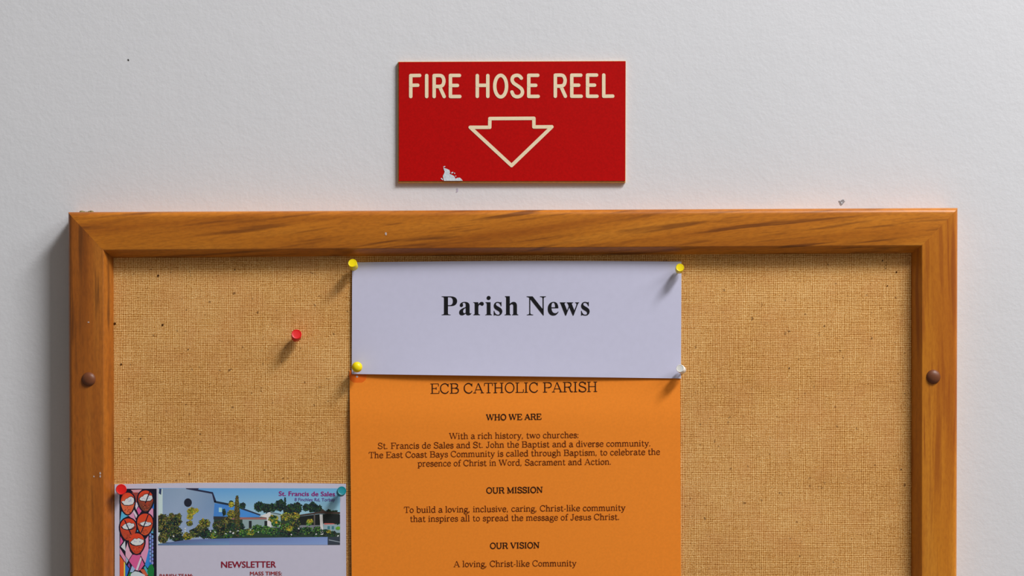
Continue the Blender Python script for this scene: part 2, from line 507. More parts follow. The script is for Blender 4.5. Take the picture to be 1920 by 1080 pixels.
def sans_line(text, x0, y0, x1, y1, cap, bold=0.0):
    """A line in the plain sans lettering, fitted between two baseline points; cap height in px."""
    cu = bpy.data.curves.new('lettering', 'FONT'); cu.body = text; cu.size = 1.0; cu.offset = bold
    cu.offset = 0.0; cu.resolution_u = 3
    o = bpy.data.objects.new('lettering', cu)
    vs, fs = curve_to_flat(o, 1.0)
    xa = min(v[0] for v in vs); xb = max(v[0] for v in vs)
    L = math.hypot(x1 - x0, y1 - y0); sx = L / (xb - xa)
    ux, uy = (x1 - x0) / L, (y1 - y0) / L
    s = cap / 0.70
    fl = Flat()
    for dx, dy in ((0, 0), (-bold, 0), (bold, 0), (0, bold * 0.7)) if bold else ((0, 0),):
        fl.add([(x0 + (x - xa + dx) * sx * ux + (y + dy) * s * uy, y0 + (x - xa + dx) * sx * uy - (y + dy) * s * ux) for x, y in vs], fs)
    return fl

def merge(*fls):
    f = Flat()
    for q in fls:
        f.add(q.v, q.f); f.l[-len(q.v):] = q.l
    return f

# ------------------------------------------------------------------ the setting
def box(name, lo, hi, mat):
    v = [(x, y, z) for x in (lo[0], hi[0]) for y in (lo[1], hi[1]) for z in (lo[2], hi[2])]
    f = [(0, 1, 3, 2), (4, 6, 7, 5), (0, 4, 5, 1), (2, 3, 7, 6), (0, 2, 6, 4), (1, 5, 7, 3)]
    return recalc(link_mesh(name, v, f, mat))
wall = tag(box('wall_back', (-3.0, 0.0, 0.0), (3.0, 0.12, 2.7), M_wall), 'pale grey painted plaster wall with a fine stipple', 'wall', kind='structure')
floor = tag(box('floor', (-3.0, -3.2, -0.1), (3.0, 0.0, 0.0), M_floor), 'grey vinyl floor in front of the wall', 'floor', kind='structure')

def wall_mark(name, polys, mat, lift):
    fl = Flat()
    for p in polys: fl.poly(p)
    return lay(name, fl, lambda x, y: 0.0, mat, wall, lift)
def zp(pts, ox, oy, k): return [(ox + x / k, oy + y / k) for x, y in pts]
wall_mark('paint_gouge', [zp([(920, 345), (945, 335), (965, 350), (1000, 322), (1035, 308), (1062, 320), (1055, 345), (1085, 350), (1062, 378),
                              (1040, 395), (1020, 430), (985, 455), (955, 420), (945, 385)], 1500, 350, 12.8)], M_gouge, 0.00015)
wall_mark('exposed_plaster', [zp([(980, 375), (1010, 365), (1020, 400), (995, 410)], 1500, 350, 12.8)], M_chip, 0.0003)
wall_mark('dark_speck', [zp([(340, 555), (375, 555), (400, 585), (398, 612), (372, 615), (350, 585)], 220, 80, 18)], M_speck, 0.0002)
wall_mark('lilac_scuff', [zp([(880, 800), (910, 850), (905, 915), (850, 940), (870, 880), (860, 840)], 800, 300, 15.43)], M_lilac, 0.00015)

# ------------------------------------------------------------------ the fire sign
sign = empty('fire_sign', P(959, 343, 0.0), 'red fire hose reel sign with cream lettering and down arrow, above the noticeboard', 'sign')
slab('core_plate', [(745.8, 115.6), (1173.4, 114.0), (1173.0, 343.0), (745.8, 343.2)], 0.0, 0.0022, M_core, sign, 0.0004)
slab('red_face', [(748, 116.3), (1173, 114.8), (1172.2, 339.2), (748, 339.4)], 0.0022, 0.0027, M_red, sign)
FACE = lambda x, y: 0.0027
def zs(x, y): return (730 + x / 4.154, 95 + y / 4.154)
def pen_round(strokes, w, closed=False):
    fl = Flat()
    for s in strokes:
        if len(s) == 1:
            fl.disc(s[0], w / 2, n=18); continue
        n = len(s)
        run = [s[0]]; ends = []
        for i in range(1, n + (1 if closed else 0)):
            run.append(s[i % n])
            a, b = Vector(s[i % n]) - Vector(s[i - 1]), Vector(s[(i + 1) % n]) - Vector(s[i % n])
            last = i == n - (0 if closed else 1)
            if last or (a.length > 1e-6 and b.length > 1e-6 and a.angle(b) > 0.5):   # a corner: end this run here
                fl.ribbon(run, w); ends.append(s[i % n]); run = [s[i % n]]
        if not closed: ends.append(s[0])
        for p in ends: fl.disc(p, w / 2, n=24)
    return fl
def letters():
    S = []
    def E(x, t, b): S.extend([[(x, t), (x, b)], [(x, t), (x + 70, t)], [(x, (t + b) / 2 - 4), (x + 54, (t + b) / 2 - 4)], [(x, b), (x + 73, b)]])
    def Rr(x, t, b):
        m = t + 84
        S.append([(x, t), (x, b)])
        S.append(catmull([(x, t), (x + 46, t), (x + 66, t + 10), (x + 76, t + 40), (x + 68, t + 72), (x + 46, m), (x, m)], 5))
        S.append([(x + 42, m), (x + 78, b)])
    S.extend([[(167, 194), (167, 357)], [(167, 194), (236, 193)], [(167, 270), (221, 269)]])
    S.append([(291, 194), (291, 357)])
    Rr(349, 194, 357); E(476, 193, 357)
    S.extend([[(685, 194), (685, 356)], [(767, 194), (767, 356)], [(685, 270), (767, 270)]])
    S.append([(867 + 46 * math.cos(2 * PI * i / 36), 276 + 84 * math.sin(2 * PI * i / 36)) for i in range(37)])
    S.append(catmull([(1028, 214), (1014, 198), (992, 192), (966, 201), (956, 226), (968, 252), (998, 273), (1028, 297), (1037, 325),
                      (1024, 350), (996, 359), (969, 349), (955, 322)], 5))
    E(1086, 192, 356); Rr(1293, 191, 355); E(1421, 191, 355); E(1544, 190, 355)
    S.extend([[(1670, 190), (1670, 355)], [(1670, 355), (1740, 354)]])
    return S
lay('lettering', pen_round(letters(), 27), FACE, M_cream, sign, 0.00012, zs)
lay('arrow_outline', pen_round([[(783, 529), (1126, 527), (1126, 594), (1266, 593), (952, 895), (630, 597), (782, 597)]], 27, True), FACE, M_cream, sign, 0.00012, zs)
chip = Flat()
chip.poly([(480, 185), (510, 235), (575, 250), (660, 290), (682, 360), (655, 395), (740, 435), (800, 470), (838, 545), (880, 515), (960, 510),
           (1000, 545), (1045, 600), (940, 602), (500, 602), (478, 520), (468, 460), (500, 400), (522, 340), (490, 260)])
for q in ([(706, 370), (740, 340), (775, 350), (760, 378), (725, 395)], [(785, 375), (812, 362), (828, 385), (815, 412)], [(820, 465), (850, 448), (862, 465), (838, 484)],
          [(405, 530), (440, 520), (470, 560), (470, 590), (440, 570)], [(480, 185), (530, 172), (545, 190), (505, 205)]): chip.poly(q)
tag(lay('chipped_patch', chip, FACE, M_chip, sign, 0.0002, lambda x, y: (800 + x / 15.43, 300 + y / 15.43)), 'chipped white patch at the sign\'s bottom edge')

# ------------------------------------------------------------------ the notice board
BURLAP = 0.0115
RAIL = 0.0206
board = empty('noticeboard', P(960, 1725, 0.0), 'large burlap noticeboard in a stained pine frame, hung on the wall under the red sign', 'noticeboard')
O4 = [P(129, 397.8, 0.0165), P(1794.6, 390.0, 0.0165), P(1791, 1722, 0.0165), P(134, 1725, 0.0165)]
I4 = [P(213.0, 483.2, BURLAP), P(1709.0, 474.6, BURLAP), P(1708.5, 1640, BURLAP), P(215, 1640, BURLAP)]
W = 0.0278
def rail_profile():
    ro, ri = 0.0036, 0.0044
    pr = [(0.0, 0.0), (0.0, RAIL - ro)]
    for i in range(1, 9):
        a = PI / 2 * i / 8; pr.append((ro - ro * math.cos(a), RAIL - ro + ro * math.sin(a)))
    # inner edge: a slightly rounded bevel sloping down to the burlap
    ce = 0.0006
    pr.append((W - ri - ce, RAIL)); pr.append((W - ri - ce * 0.3, RAIL - ce * 0.22)); pr.append((W - ri + ce * 0.25, RAIL - ce * 0.9))
    for i in range(1, 7):
        q = i / 6; pr.append((W - ri * (1 - q) ** 1.12, RAIL - 0.0008 - (RAIL - BURLAP - 0.0013) * q))
    pr.append((W, 0.0))
    return pr
def make_rail(name, a, b, mat):
    pr = rail_profile(); n = len(pr); NS = 24
    vs, fs = [], []
    for s in range(NS + 1):
        u = s / NS
        for t, dep in pr:
            p0 = O4[a].lerp(I4[a], t / W); p1 = O4[b].lerp(I4[b], t / W)
            p = p0.lerp(p1, u); vs.append((p.x, -dep, p.z))
    for s in range(NS):
        for i in range(n):
            j = (i + 1) % n
            fs.append((s * n + i, s * n + j, (s + 1) * n + j, (s + 1) * n + i))
    fs.append(tuple(range(n))); fs.append(tuple(NS * n + i for i in range(n)))
    o = recalc(link_mesh(name, vs, fs, mat, board))
    for p in o.data.polygons: p.use_smooth = len(p.vertices) == 4
    try: o.data.set_sharp_from_angle(angle=math.radians(40))
    except Exception: pass
    return o
top_rail = make_rail('frame_rail', 0, 1, M_wood_top)
right_stile = make_rail('frame_stile', 1, 2, M_wood_right)
bottom_rail = make_rail('frame_rail', 2, 3, M_wood_bottom)
left_stile = make_rail('frame_stile', 3, 0, M_wood_left)

# burlap: a finely waved sheet stretched over a fibre backing
def in_plane(quad, inset):
    c = sum(quad, Vector()) / 4
    return [Vector((q.x + inset * math.copysign(1, c.x - q.x), 0, q.z + inset * math.copysign(1, c.z - q.z))) for q in quad]
bq = in_plane(I4, -0.002)
def burlap_panel():
    nx, nz = 150, 110; vs, fs = [], []
    rnd = random.Random(3)
    waves = [(rnd.uniform(20, 90), rnd.uniform(0, 6.28), rnd.uniform(20, 90), rnd.uniform(0, 6.28)) for _ in range(6)]
    for j in range(nz + 1):
        for i in range(nx + 1):
            u, v = i / nx, j / nz
            p = bq[0].lerp(bq[1], u).lerp(bq[3].lerp(bq[2], u), v)
            w = sum(math.sin(p.x * a + ph) * math.sin(p.z * b2 + ps) for a, ph, b2, ps in waves) / 6
            vs.append((p.x, -(BURLAP - 0.0001 + 0.00018 * w), p.z))
    for j in range(nz):
        for i in range(nx):
            a = j * (nx + 1) + i
            fs.append((a, a + nx + 1, a + nx + 2, a + 1))
    o = link_mesh('burlap_panel', vs, fs, M_burlap, board, True)
    for p in o.data.polygons:
        if p.normal.y > 0: p.flip()
    return o
burlap = burlap_panel()
k0 = [Vector((q.x, 0, q.z)) for q in bq]
recalc(link_mesh('backing_board', [(q.x, -0.001, q.z) for q in k0] + [(q.x, -(BURLAP - 0.0008), q.z) for q in k0],
                 [(0, 1, 2, 3), (7, 6, 5, 4), (0, 4, 5, 1), (1, 5, 6, 2), (2, 6, 7, 3), (3, 7, 4, 0)], M_fibre, board))

def blob_poly(cx, cy, rx, ry, n=9, j=0.25, rnd=random):
    return [(cx + rx * (1 + rnd.uniform(-j, j)) * math.cos(2 * PI * i / n), cy + ry * (1 + rnd.uniform(-j, j)) * math.sin(2 * PI * i / n)) for i in range(n)]
for x, y, r in ((296.5, 517.0, 2.5), (440.5, 505.5, 1.6), (305, 609, 2.4), (215.5, 607, 2.6), (227, 683, 2.2), (1681, 510, 1.8), (1655, 489, 1.6),
                (1664, 536, 1.5), (1546, 611, 1.4), (1690, 880, 1.4), (264, 822, 1.6), (353, 655, 1.3), (1480, 690, 1.4)):
    fl = Flat(); fl.poly(blob_poly(x, y, r * 0.85, r * 0.9))
    lay('pin_hole', fl, lambda a, b: BURLAP + 0.00015, M_hole, burlap, 0.0)

def screw_cap(px, py, r, parent):
    base = P(px, py, RAIL)
    R = r * (D - RAIL) / FPX
    prof = [(0.0, 0.0022), (0.3, 0.00215), (0.58, 0.0018), (0.8, 0.00125), (0.94, 0.0006), (1.0, 0.0001), (1.0, -0.0002)]
    vs, fs = [(base.x, base.y - prof[0][1], base.z)], []
    n = 32
    for rr, h in prof[1:]:
        for i in range(n):
            a = 2 * PI * i / n
            vs.append((base.x + R * rr * math.cos(a), base.y - h, base.z + R * rr * math.sin(a)))
    for i in range(n): fs.append((0, 1 + i, 1 + (i + 1) % n))
    for k in range(len(prof) - 2):
        for i in range(n):
            a, b = 1 + k * n + i, 1 + k * n + (i + 1) % n
            fs.append((a, a + n, b + n, b))
    o = recalc(link_mesh('screw_cap', vs, fs, M_cap, parent, True))
    return o
screw_cap(166.3, 711, 13.2, left_stile)
screw_cap(1750, 706.5, 13.4, right_stile)

def fleck(polys, parent, mat=M_fleck):
    fl = Flat()
    for p in polys: fl.poly(p)
    return lay('paint_fleck', fl, lambda x, y: RAIL + 0.00012, mat, parent, 0.0)
fleck([blob_poly(187.8, 887.5, 1.6, 2.2), blob_poly(188.0, 893, 1.4, 2.4)], left_stile)
fleck([blob_poly(176, 893.5, 1.2, 1.5)], left_stile)
fleck([blob_poly(723.5, 438.5, 1.7, 3.2)], top_rail)
fleck([blob_poly(166, 604, 2.0, 1.2)], left_stile)

def lump_cluster(name, spots, mat, parent):
    bm = bmesh.new(); rnd = random.Random(5)
    for x, y, dep, r in spots:
        c = P(x, y, dep)
        g = bmesh.ops.create_icosphere(bm, subdivisions=2, radius=r)
        for v in g['verts']:
            v.co = Vector((v.co.x * rnd.uniform(1.0, 1.4), v.co.y * 1.2, v.co.z * rnd.uniform(0.6, 1.0))) + c
    me = bpy.data.meshes.new(name); bm.to_mesh(me); bm.free(); me.materials.append(mat)
    for p in me.polygons: p.use_smooth = True
    o = bpy.data.objects.new(name, me); C.objects.link(o)
    o.parent = parent; o.matrix_parent_inverse = parent_world(parent).inverted()
    return o
lump_cluster('dried_glue_crumb', [(153, 397.5, 0.0145, 0.0011), (158, 397.8, 0.0135, 0.0008), (163, 398, 0.0145, 0.0006), (168, 397.6, 0.0145, 0.0009), (172, 397.2, 0.0145, 0.0011)], M_glue, top_rail)

# ------------------------------------------------------------------ sheets of paper
def make_sheet(name, quad, surf, mat, parent, nx=60, ny=50, thick=0.00018, edge=None):
    """A bowed sheet: front on surf(px, py), with its own thickness behind."""
    front = []
    for j in range(ny + 1):
        for i in range(nx + 1):
            u, v = i / nx, j / ny
            xa = quad[0][0] + (quad[1][0] - quad[0][0]) * u; xb = quad[3][0] + (quad[2][0] - quad[3][0]) * u
            ya = quad[0][1] + (quad[1][1] - quad[0][1]) * u; yb = quad[3][1] + (quad[2][1] - quad[3][1]) * u
            x = xa + (xb - xa) * v; y = ya + (yb - ya) * v
            if edge: y += edge(u, v)
            front.append(P(x, y, surf(x, y)))
    N = len(front); vs = front + [Vector((p.x, p.y + thick, p.z)) for p in front]
    fs = []
    for j in range(ny):
        for i in range(nx):
            a = j * (nx + 1) + i; q = (a, a + nx + 1, a + nx + 2, a + 1)
            fs.append(q); fs.append(tuple(N + k for k in reversed(q)))
    ring = [i for i in range(nx + 1)] + [j * (nx + 1) + nx for j in range(1, ny + 1)] + [ny * (nx + 1) + i for i in range(nx - 1, -1, -1)] + [j * (nx + 1) for j in range(ny - 1, 0, -1)]
    for a, b in zip(ring, ring[1:] + ring[:1]): fs.append((a, b, N + b, N + a))
    o = recalc(link_mesh(name, vs, fs, mat, parent))
    for p in o.data.polygons: p.use_smooth = True
    try: o.data.set_sharp_from_angle(angle=math.radians(50))
    except Exception: pass
    return o
def sstep(a, b, x):
    t = max(0.0, min(1.0, (x - a) / (b - a))); return t * t * (3 - 2 * t)

# --- orange sheet
def S_orange(x, y):
    return BURLAP + 0.0006 + 0.0016 * sstep(700, 790, y) + 0.0004 * math.sin((x - 655) / 620 * PI) * sstep(720, 800, y)
orange = empty('orange_notice', P(966, 1570, BURLAP), 'orange printed sheet about a parish, pinned below the white header sheet', 'notice')
make_sheet('paper', [(655.2, 694), (1275.4, 696), (1279, 1568), (665, 1572)], S_orange, M_orange, orange)
def words(name, flat, mat): return lay(name, flat, S_orange, mat, orange, 0.0001)
TH, HA = 12.5, 7.5
words('title_text', pen_line('ECB CATHOLIC PARISH', 806.5, 738.3, 1121, 734.6, 19.0, 11.0, 6.8), M_ink_dark)
for t, x0, y0, x1, y1 in (('WHO WE ARE', 911.5, 788.0, 1015.5, 786.6), ('OUR MISSION', 911.5, 925.2, 1018, 923.8), ('OUR VISION', 918.5, 1029.0, 1012, 1027.6)):
    words('heading_text', pen_line(t, x0, y0, x1, y1, 11.0, 19, 11), M_ink_dark)
BODY = [('With a rich history, two churches:', 842, 823.2, 1086.5, 820.8),
        ('St. Francis de Sales and St. John the Baptist and a diverse community.', 708, 841.6, 1221, 836.4),
        ('The East Coast Bays Community is called through Baptism, to celebrate the', 691.5, 858.8, 1238, 852.4),
        ('presence of Christ in Word, Sacrament and Action.', 783, 874.6, 1147, 871.0),
        ('To build a loving, inclusive, caring, Christ-like community', 757.5, 961.4, 1173, 957.2),
        ('that inspires all to spread the message of Jesus Christ.', 768.5, 978.4, 1162.5, 974.4),
        ('A loving, Christ-like Community', 850.5, 1063.2, 1081, 1061.4)]
words('body_text', merge(*[pen_line(t, a, b, c, d, 11.3, TH, HA) for t, a, b, c, d in BODY[:4]]), M_ink_brown)
words('body_text', merge(*[pen_line(t, a, b, c, d, 11.3, TH, HA) for t, a, b, c, d in BODY[4:6]]), M_ink_brown)
words('body_text', pen_line(*BODY[6], 11.3, TH, HA), M_ink_brown)

# --- white header sheet
def S_head(x, y):
    u = max(0.0, min(1.0, (x - 660) / 617)); v = max(0.0, min(1.0, (y - 490) / 215))
    lift = 0.0018 * math.sin(PI * u ** 0.62) * v ** 3
    return BURLAP + 0.0013 + lift + 0.0008 * math.sin(PI * u) * (1 - v) ** 2
header = empty('header_sheet', P(968, 706, BURLAP + 0.002), 'white sheet headed Parish News, pinned at its corners at the top of the board', 'notice')
make_sheet('paper', [(660.4, 492), (1277.8, 490.4), (1276.8, 709.6), (659.6, 701.2)], S_head, M_white, header,
           edge=lambda u, v: -2.0 * math.sin(PI * u) * (1 - v))
NEWS = ['M52,100 L160,100 C210,100 238,122 238,158 C238,198 205,216 165,216 L128,216 L128,300 C128,315 135,319 160,319 L160,325 L52,325 L52,319 C74,318 80,313 80,298 L80,128 C80,111 74,107 52,106 Z M128,110 L128,206 L145,206 C172,206 187,190 187,158 C187,126 172,110 145,110 Z',
        'M388,215 L388,290 C388,302 392,306 398,306 C402,306 405,304 408,300 L410,306 C402,320 388,328 372,328 C354,328 344,320 341,305 C328,320 312,328 296,328 C275,328 262,315 262,294 C262,262 290,246 341,228 L341,205 C341,186 334,176 320,176 C310,176 304,180 304,186 C304,192 310,196 310,206 C310,219 301,228 290,228 C278,228 270,219 270,207 C270,183 295,166 330,166 C368,166 388,184 388,215 Z M341,240 C320,250 310,262 310,280 C310,294 316,302 325,302 C331,302 336,299 341,293 Z',
        'M432,170 L492,170 L492,196 C504,176 518,166 534,166 C549,166 558,176 558,190 C558,203 550,212 538,212 C524,212 520,200 512,200 C503,200 493,213 493,232 L493,298 C493,313 498,318 514,319 L514,325 L432,325 L432,319 C446,318 449,312 449,298 L449,195 C449,182 446,177 432,176 Z',
        'M578,170 L639,170 L639,298 C639,313 643,318 657,319 L657,325 L576,325 L576,319 C590,318 594,312 594,298 L594,197 C594,183 590,177 578,176 Z',
        'M616,95 C630,95 640,105 640,119 C640,133 630,143 616,143 C602,143 592,133 592,119 C592,105 602,95 616,95 Z',
        'M812,98 L870,98 L870,190 C884,174 900,166 916,166 C940,166 956,183 956,214 L956,298 C956,313 960,318 973,319 L973,325 L898,325 L898,319 C909,318 912,312 912,298 L912,216 C912,202 907,194 897,194 C888,194 878,200 870,212 L870,298 C870,313 873,318 884,319 L884,325 L808,325 L808,319 C822,318 826,312 826,298 L826,124 C826,110 822,105 812,104 Z',
        'M1072,100 L1144,100 L1264,252 L1264,130 C1264,112 1256,107 1232,106 L1232,100 L1304,100 L1304,106 C1284,108 1277,114 1277,130 L1277,329 L1270,329 L1116,134 L1116,294 C1116,312 1126,318 1152,319 L1152,325 L1074,325 L1074,319 C1096,318 1104,312 1104,294 L1104,120 C1096,110 1088,107 1072,106 Z',
        'M1453,242 L1370,242 C1373,280 1388,302 1414,302 C1428,302 1438,296 1449,282 L1455,286 C1442,314 1422,330 1393,330 C1352,330 1326,299 1326,249 C1326,199 1354,166 1395,166 C1431,166 1452,192 1453,242 Z M1370,232 L1414,232 C1414,192 1408,175 1393,175 C1378,175 1370,192 1370,225 Z',
        'M1470,172 L1540,172 L1540,178 C1530,179 1527,182 1527,188 C1527,191 1528,194 1529,197 L1558,268 L1578,215 L1571,198 C1565,184 1561,179 1552,178 L1552,172 L1632,172 L1632,178 C1620,179 1615,182 1615,188 C1615,191 1616,195 1617,198 L1645,268 L1668,208 C1670,202 1671,197 1671,193 C1671,183 1666,179 1653,178 L1653,172 L1702,172 L1702,178 C1694,180 1690,186 1684,200 L1636,330 L1626,330 L1584,232 L1546,330 L1536,330 L1484,198 C1479,184 1476,180 1470,178 Z']
ESS = 'M770,166 L770,218 L764,218 C756,190 742,176 724,176 C712,176 704,183 704,193 C704,207 716,214 736,225 C766,242 780,256 780,281 C780,310 759,330 731,330 C716,330 702,324 694,324 C689,324 686,326 684,330 L678,330 L678,272 L684,272 C690,302 706,320 727,320 C741,320 750,312 750,300 C750,285 738,277 716,265 C690,251 678,236 678,213 C678,186 697,166 723,166 C738,166 750,172 757,172 C761,172 763,170 765,166 Z'
def spaced(p):
    for c in 'MLCZ': p = p.replace(c, ' ' + c + ' ')
    return p
head_fl = Flat()
for p in NEWS: head_fl.add(*fill_loops(svg_polys(spaced(p))))
ess = svg_polys(spaced(ESS))
head_fl.add(*fill_loops(ess))
head_fl.add(*fill_loops([[(x + 1048, y) for x, y in lp] for lp in ess]))
lay('heading_text', head_fl, S_head, M_ink, header, 0.0001, lambda x, y: (820 + x / 6.4, 540 + y / 6.4))

# --- newsletter
def S_news(x, y):
    return BURLAP + 0.0004
news = empty('newsletter', P(431, 1526, BURLAP), 'white newsletter with a stained glass strip and a church photograph, pinned at the lower left', 'newsletter')
make_sheet('paper', [(214.8, 908), (648.8, 907.2), (650, 1526), (216, 1526)], S_news, M_news, news,
           edge=lambda u, v: -2.6 * math.sin(PI * u) * (1 - v) ** 3)

class Print:
    """Overlapping flat ink shapes with their own colours, each a hair above the last."""
    def __init__(self, gain): self.v, self.f, self.c, self.gain = [], [], [], gain
    def poly(self, pts, col, lvl):
        n = len(self.v)
        self.v += [(x, y, lvl) for x, y in pts]; self.f.append(tuple(range(n, n + len(pts))))
        cols = col if isinstance(col, list) else [col] * len(pts)
        self.c += [tuple(min(0.85, q * self.gain) for q in lin(c)[:3]) + (1,) for c in cols]   # ink on paper under no light
    def build(self, name, surf, parent):
        vs = [P(x, y, surf(x, y) + 0.00004 + 0.000005 * l) for x, y, l in self.v]
        o = link_mesh(name, vs, self.f, M_print, parent)
        at = o.data.color_attributes.new('ink', 'FLOAT_COLOR', 'POINT')
        for i, c in enumerate(self.c): at.data[i].color = c
        for p in o.data.polygons:
            if p.normal.y > 0: p.flip()
        o.data.update()
        return o

def church_photo():
    pr = Print(1.55); rnd = random.Random(11)
    a = lambda x, y: (200 + x / 5.683, 890 + y / 5.683)
    b = lambda x, y: (430 + x / 5.683, 890 + y / 5.683)
    def pa(pts, c, l): pr.poly([a(*q) for q in pts], c, l)
    def pb(pts, c, l): pr.poly([b(*q) for q in pts], c, l + 0.35)
    X0, X1, Y0, Y1 = 296.6, 637.6, 915.2, 1021.6
    # sky, a little paler low down
    pr.poly([(X0, Y0), (X1, Y0), (X1, 975), (X0, 975)], [(84, 140, 200), (96, 156, 214), (150, 186, 222), (140, 176, 214)], 0)
    pr.poly([(X0, 968), (X1, 968), (X1, Y1), (X0, Y1)], (40, 58, 44), 0.5)
    pa([(549, 150), (596, 150), (596, 760), (549, 760)], (176, 196, 208), 1)
    pa([(560, 150), (585, 150), (580, 215), (556, 200)], (38, 52, 86), 2)
    # main gable
    pa([(596, 148), (842, 146), (1128, 192), (1150, 300), (1132, 720), (596, 720)], [(120, 142, 168), (128, 148, 172), (112, 134, 162), (108, 134, 166), (134, 150, 180), (140, 156, 184)], 1)
    pa([(842, 144), (982, 144), (975, 158), (1132, 186), (1168, 282), (1145, 296), (1122, 204), (850, 154)], (34, 38, 62), 3)
    pa([(1145, 276), (1300, 306), (1364, 322), (1364, 336), (1290, 326), (1150, 300)], (30, 44, 60), 3)
    # long wing behind, blue under the roof
    pa([(1150, 304), (1300, 326), (1364, 340), (1364, 450), (1138, 446)], (62, 118, 186), 1.5)
    pb([(0, 340), (120, 356), (330, 430), (330, 452), (0, 456)], (66, 128, 200), 1.5)
    pa([(1195, 350), (1228, 352), (1228, 400), (1195, 398)], (150, 190, 220), 2)
    pb([(100, 350), (130, 350), (335, 424), (330, 438), (120, 366)], (40, 50, 70), 3)
    pa([(1138, 444), (1364, 448), (1364, 480), (1138, 476)], (44, 46, 48), 2)
    pb([(0, 452), (395, 458), (400, 476), (0, 478)], (140, 96, 92), 3)
    pb([(140, 478), (430, 478), (430, 580), (140, 580)], (126, 148, 150), 2)
    for x in (208, 374): pb([(x, 492), (x + 30, 492), (x + 30, 572), (x, 572)], (30, 36, 38), 3)
    pb([(318, 446), (440, 394), (446, 562), (400, 562), (398, 456)], (204, 208, 214), 3)
    pb([(440, 394), (548, 424), (546, 562), (446, 562)], (140, 158, 160), 3)
    pb([(436, 396), (550, 420), (550, 430), (436, 404)], (60, 70, 70), 4)
    pr.poly([a(866 + 42 * math.cos(t * PI / 10), 298 + 46 * math.sin(t * PI / 10)) for t in range(20)], (26, 30, 44), 3)
    # right-hand house and pergola
    pb([(1000, 522), (1180, 522), (1180, 620), (1000, 620)], (128, 152, 160), 2)
    pb([(1010, 518), (1060, 508), (1110, 506), (1176, 526), (1010, 532)], (186, 96, 88), 3)
    for x in (1046, 1090): pb([(x, 548), (x + 26, 548), (x + 26, 584), (x, 584)], (60, 110, 120), 3)
    def blob(cx, cy, r, cols, n, lvl, fa, sx=1.0, sy=1.0, size=9):
        size *= 0.62
        if r > 15:      # the dark mass of the bush behind its leaves
            base = [fa(*p) for p in blob_poly(cx, cy, r * sx * 0.9, r * sy * 0.9, 16, 0.12, rnd)]
            c = min(cols, key=sum)
            pr.poly([(min(X1, max(X0, px)), min(Y1, max(Y0, py))) for px, py in base], tuple(int(v * 0.8) for v in c), lvl - 0.6 + rnd.random() * 0.5)
        for _ in range(int(n * 2.4)):
            t = rnd.uniform(0, 2 * PI); q = math.sqrt(rnd.random())
            x = cx + r * sx * q * math.cos(t); y = cy + r * sy * q * math.sin(t)
            c = rnd.choice(cols); c = tuple(max(0, min(255, int(v + rnd.uniform(-16, 16)))) for v in c)
            s = size * rnd.uniform(0.6, 1.5)
            pts = [fa(*p) for p in blob_poly(x, y, s, s * rnd.uniform(0.6, 1.1), 7, 0.4, rnd)]
            pts = [(min(X1, max(X0, px)), min(Y1, max(Y0, py))) for px, py in pts]
            pr.poly(pts, c, lvl + rnd.random() * 1.5)
    DK = [(24, 40, 34), (34, 58, 40), (20, 32, 36), (48, 72, 44)]
    OL = [(72, 76, 34), (96, 98, 44), (52, 58, 34), (36, 44, 30), (120, 116, 60)]
    GR = [(44, 92, 40), (72, 118, 48), (30, 60, 38), (92, 128, 60), (24, 44, 34)]
    YL = [(150, 140, 36), (120, 124, 40), (176, 160, 52), (86, 94, 38)]
    # trees behind
    for x, y, r in ((320, 340, 58), (400, 360, 54), (460, 350, 46), (540, 330, 62), (548, 285, 24), (650, 370, 60), (720, 355, 60), (730, 320, 26), (820, 350, 40), (890, 350, 54), (890, 310, 22),
                    (950, 370, 46), (1060, 450, 60), (1120, 430, 56), (1150, 480, 52), (1060, 400, 30), (140, 330, 34), (20, 300, 22)):
        blob(x, y, r, DK, int(r * 1.0), 4, b)
    for y in range(250, 410, 16): blob(594, y, 6 + (y - 250) * 0.11, DK[:3], 7, 6, b, size=7)
    # pergola
    pb([(716, 432), (960, 394), (1000, 372), (1040, 396), (1180, 398), (1180, 420), (960, 416), (722, 446)], (64, 52, 46), 7)
    pb([(736, 446), (962, 420), (1180, 424), (1180, 520), (1004, 516), (964, 540), (740, 540)], (26, 30, 28), 6.5)
    pb([(962, 424), (994, 424), (1002, 640), (972, 640)], (208, 210, 222), 9)
    pb([(900, 420), (914, 420), (914, 540), (900, 540)], (90, 84, 78), 8)
    pb([(716, 440), (728, 440), (728, 590), (716, 590)], (92, 84, 80), 8)
    pb([(740, 538), (966, 538), (966, 600), (740, 600)], (112, 116, 124), 7)
    # garden in front
    for y in range(236, 560, 14): blob(82, y, 14 + min(18, (y - 230) * 0.12), [(70, 68, 34), (52, 56, 36), (96, 90, 44)], 10, 9, b, size=8)
    blob(1330, 420, 46, OL + YL, 60, 6, a); blob(1330, 320, 30, YL, 20, 8, a); blob(1280, 520, 70, OL, 90, 7, a); blob(1250, 400, 18, DK, 16, 6, a, sy=2.2)
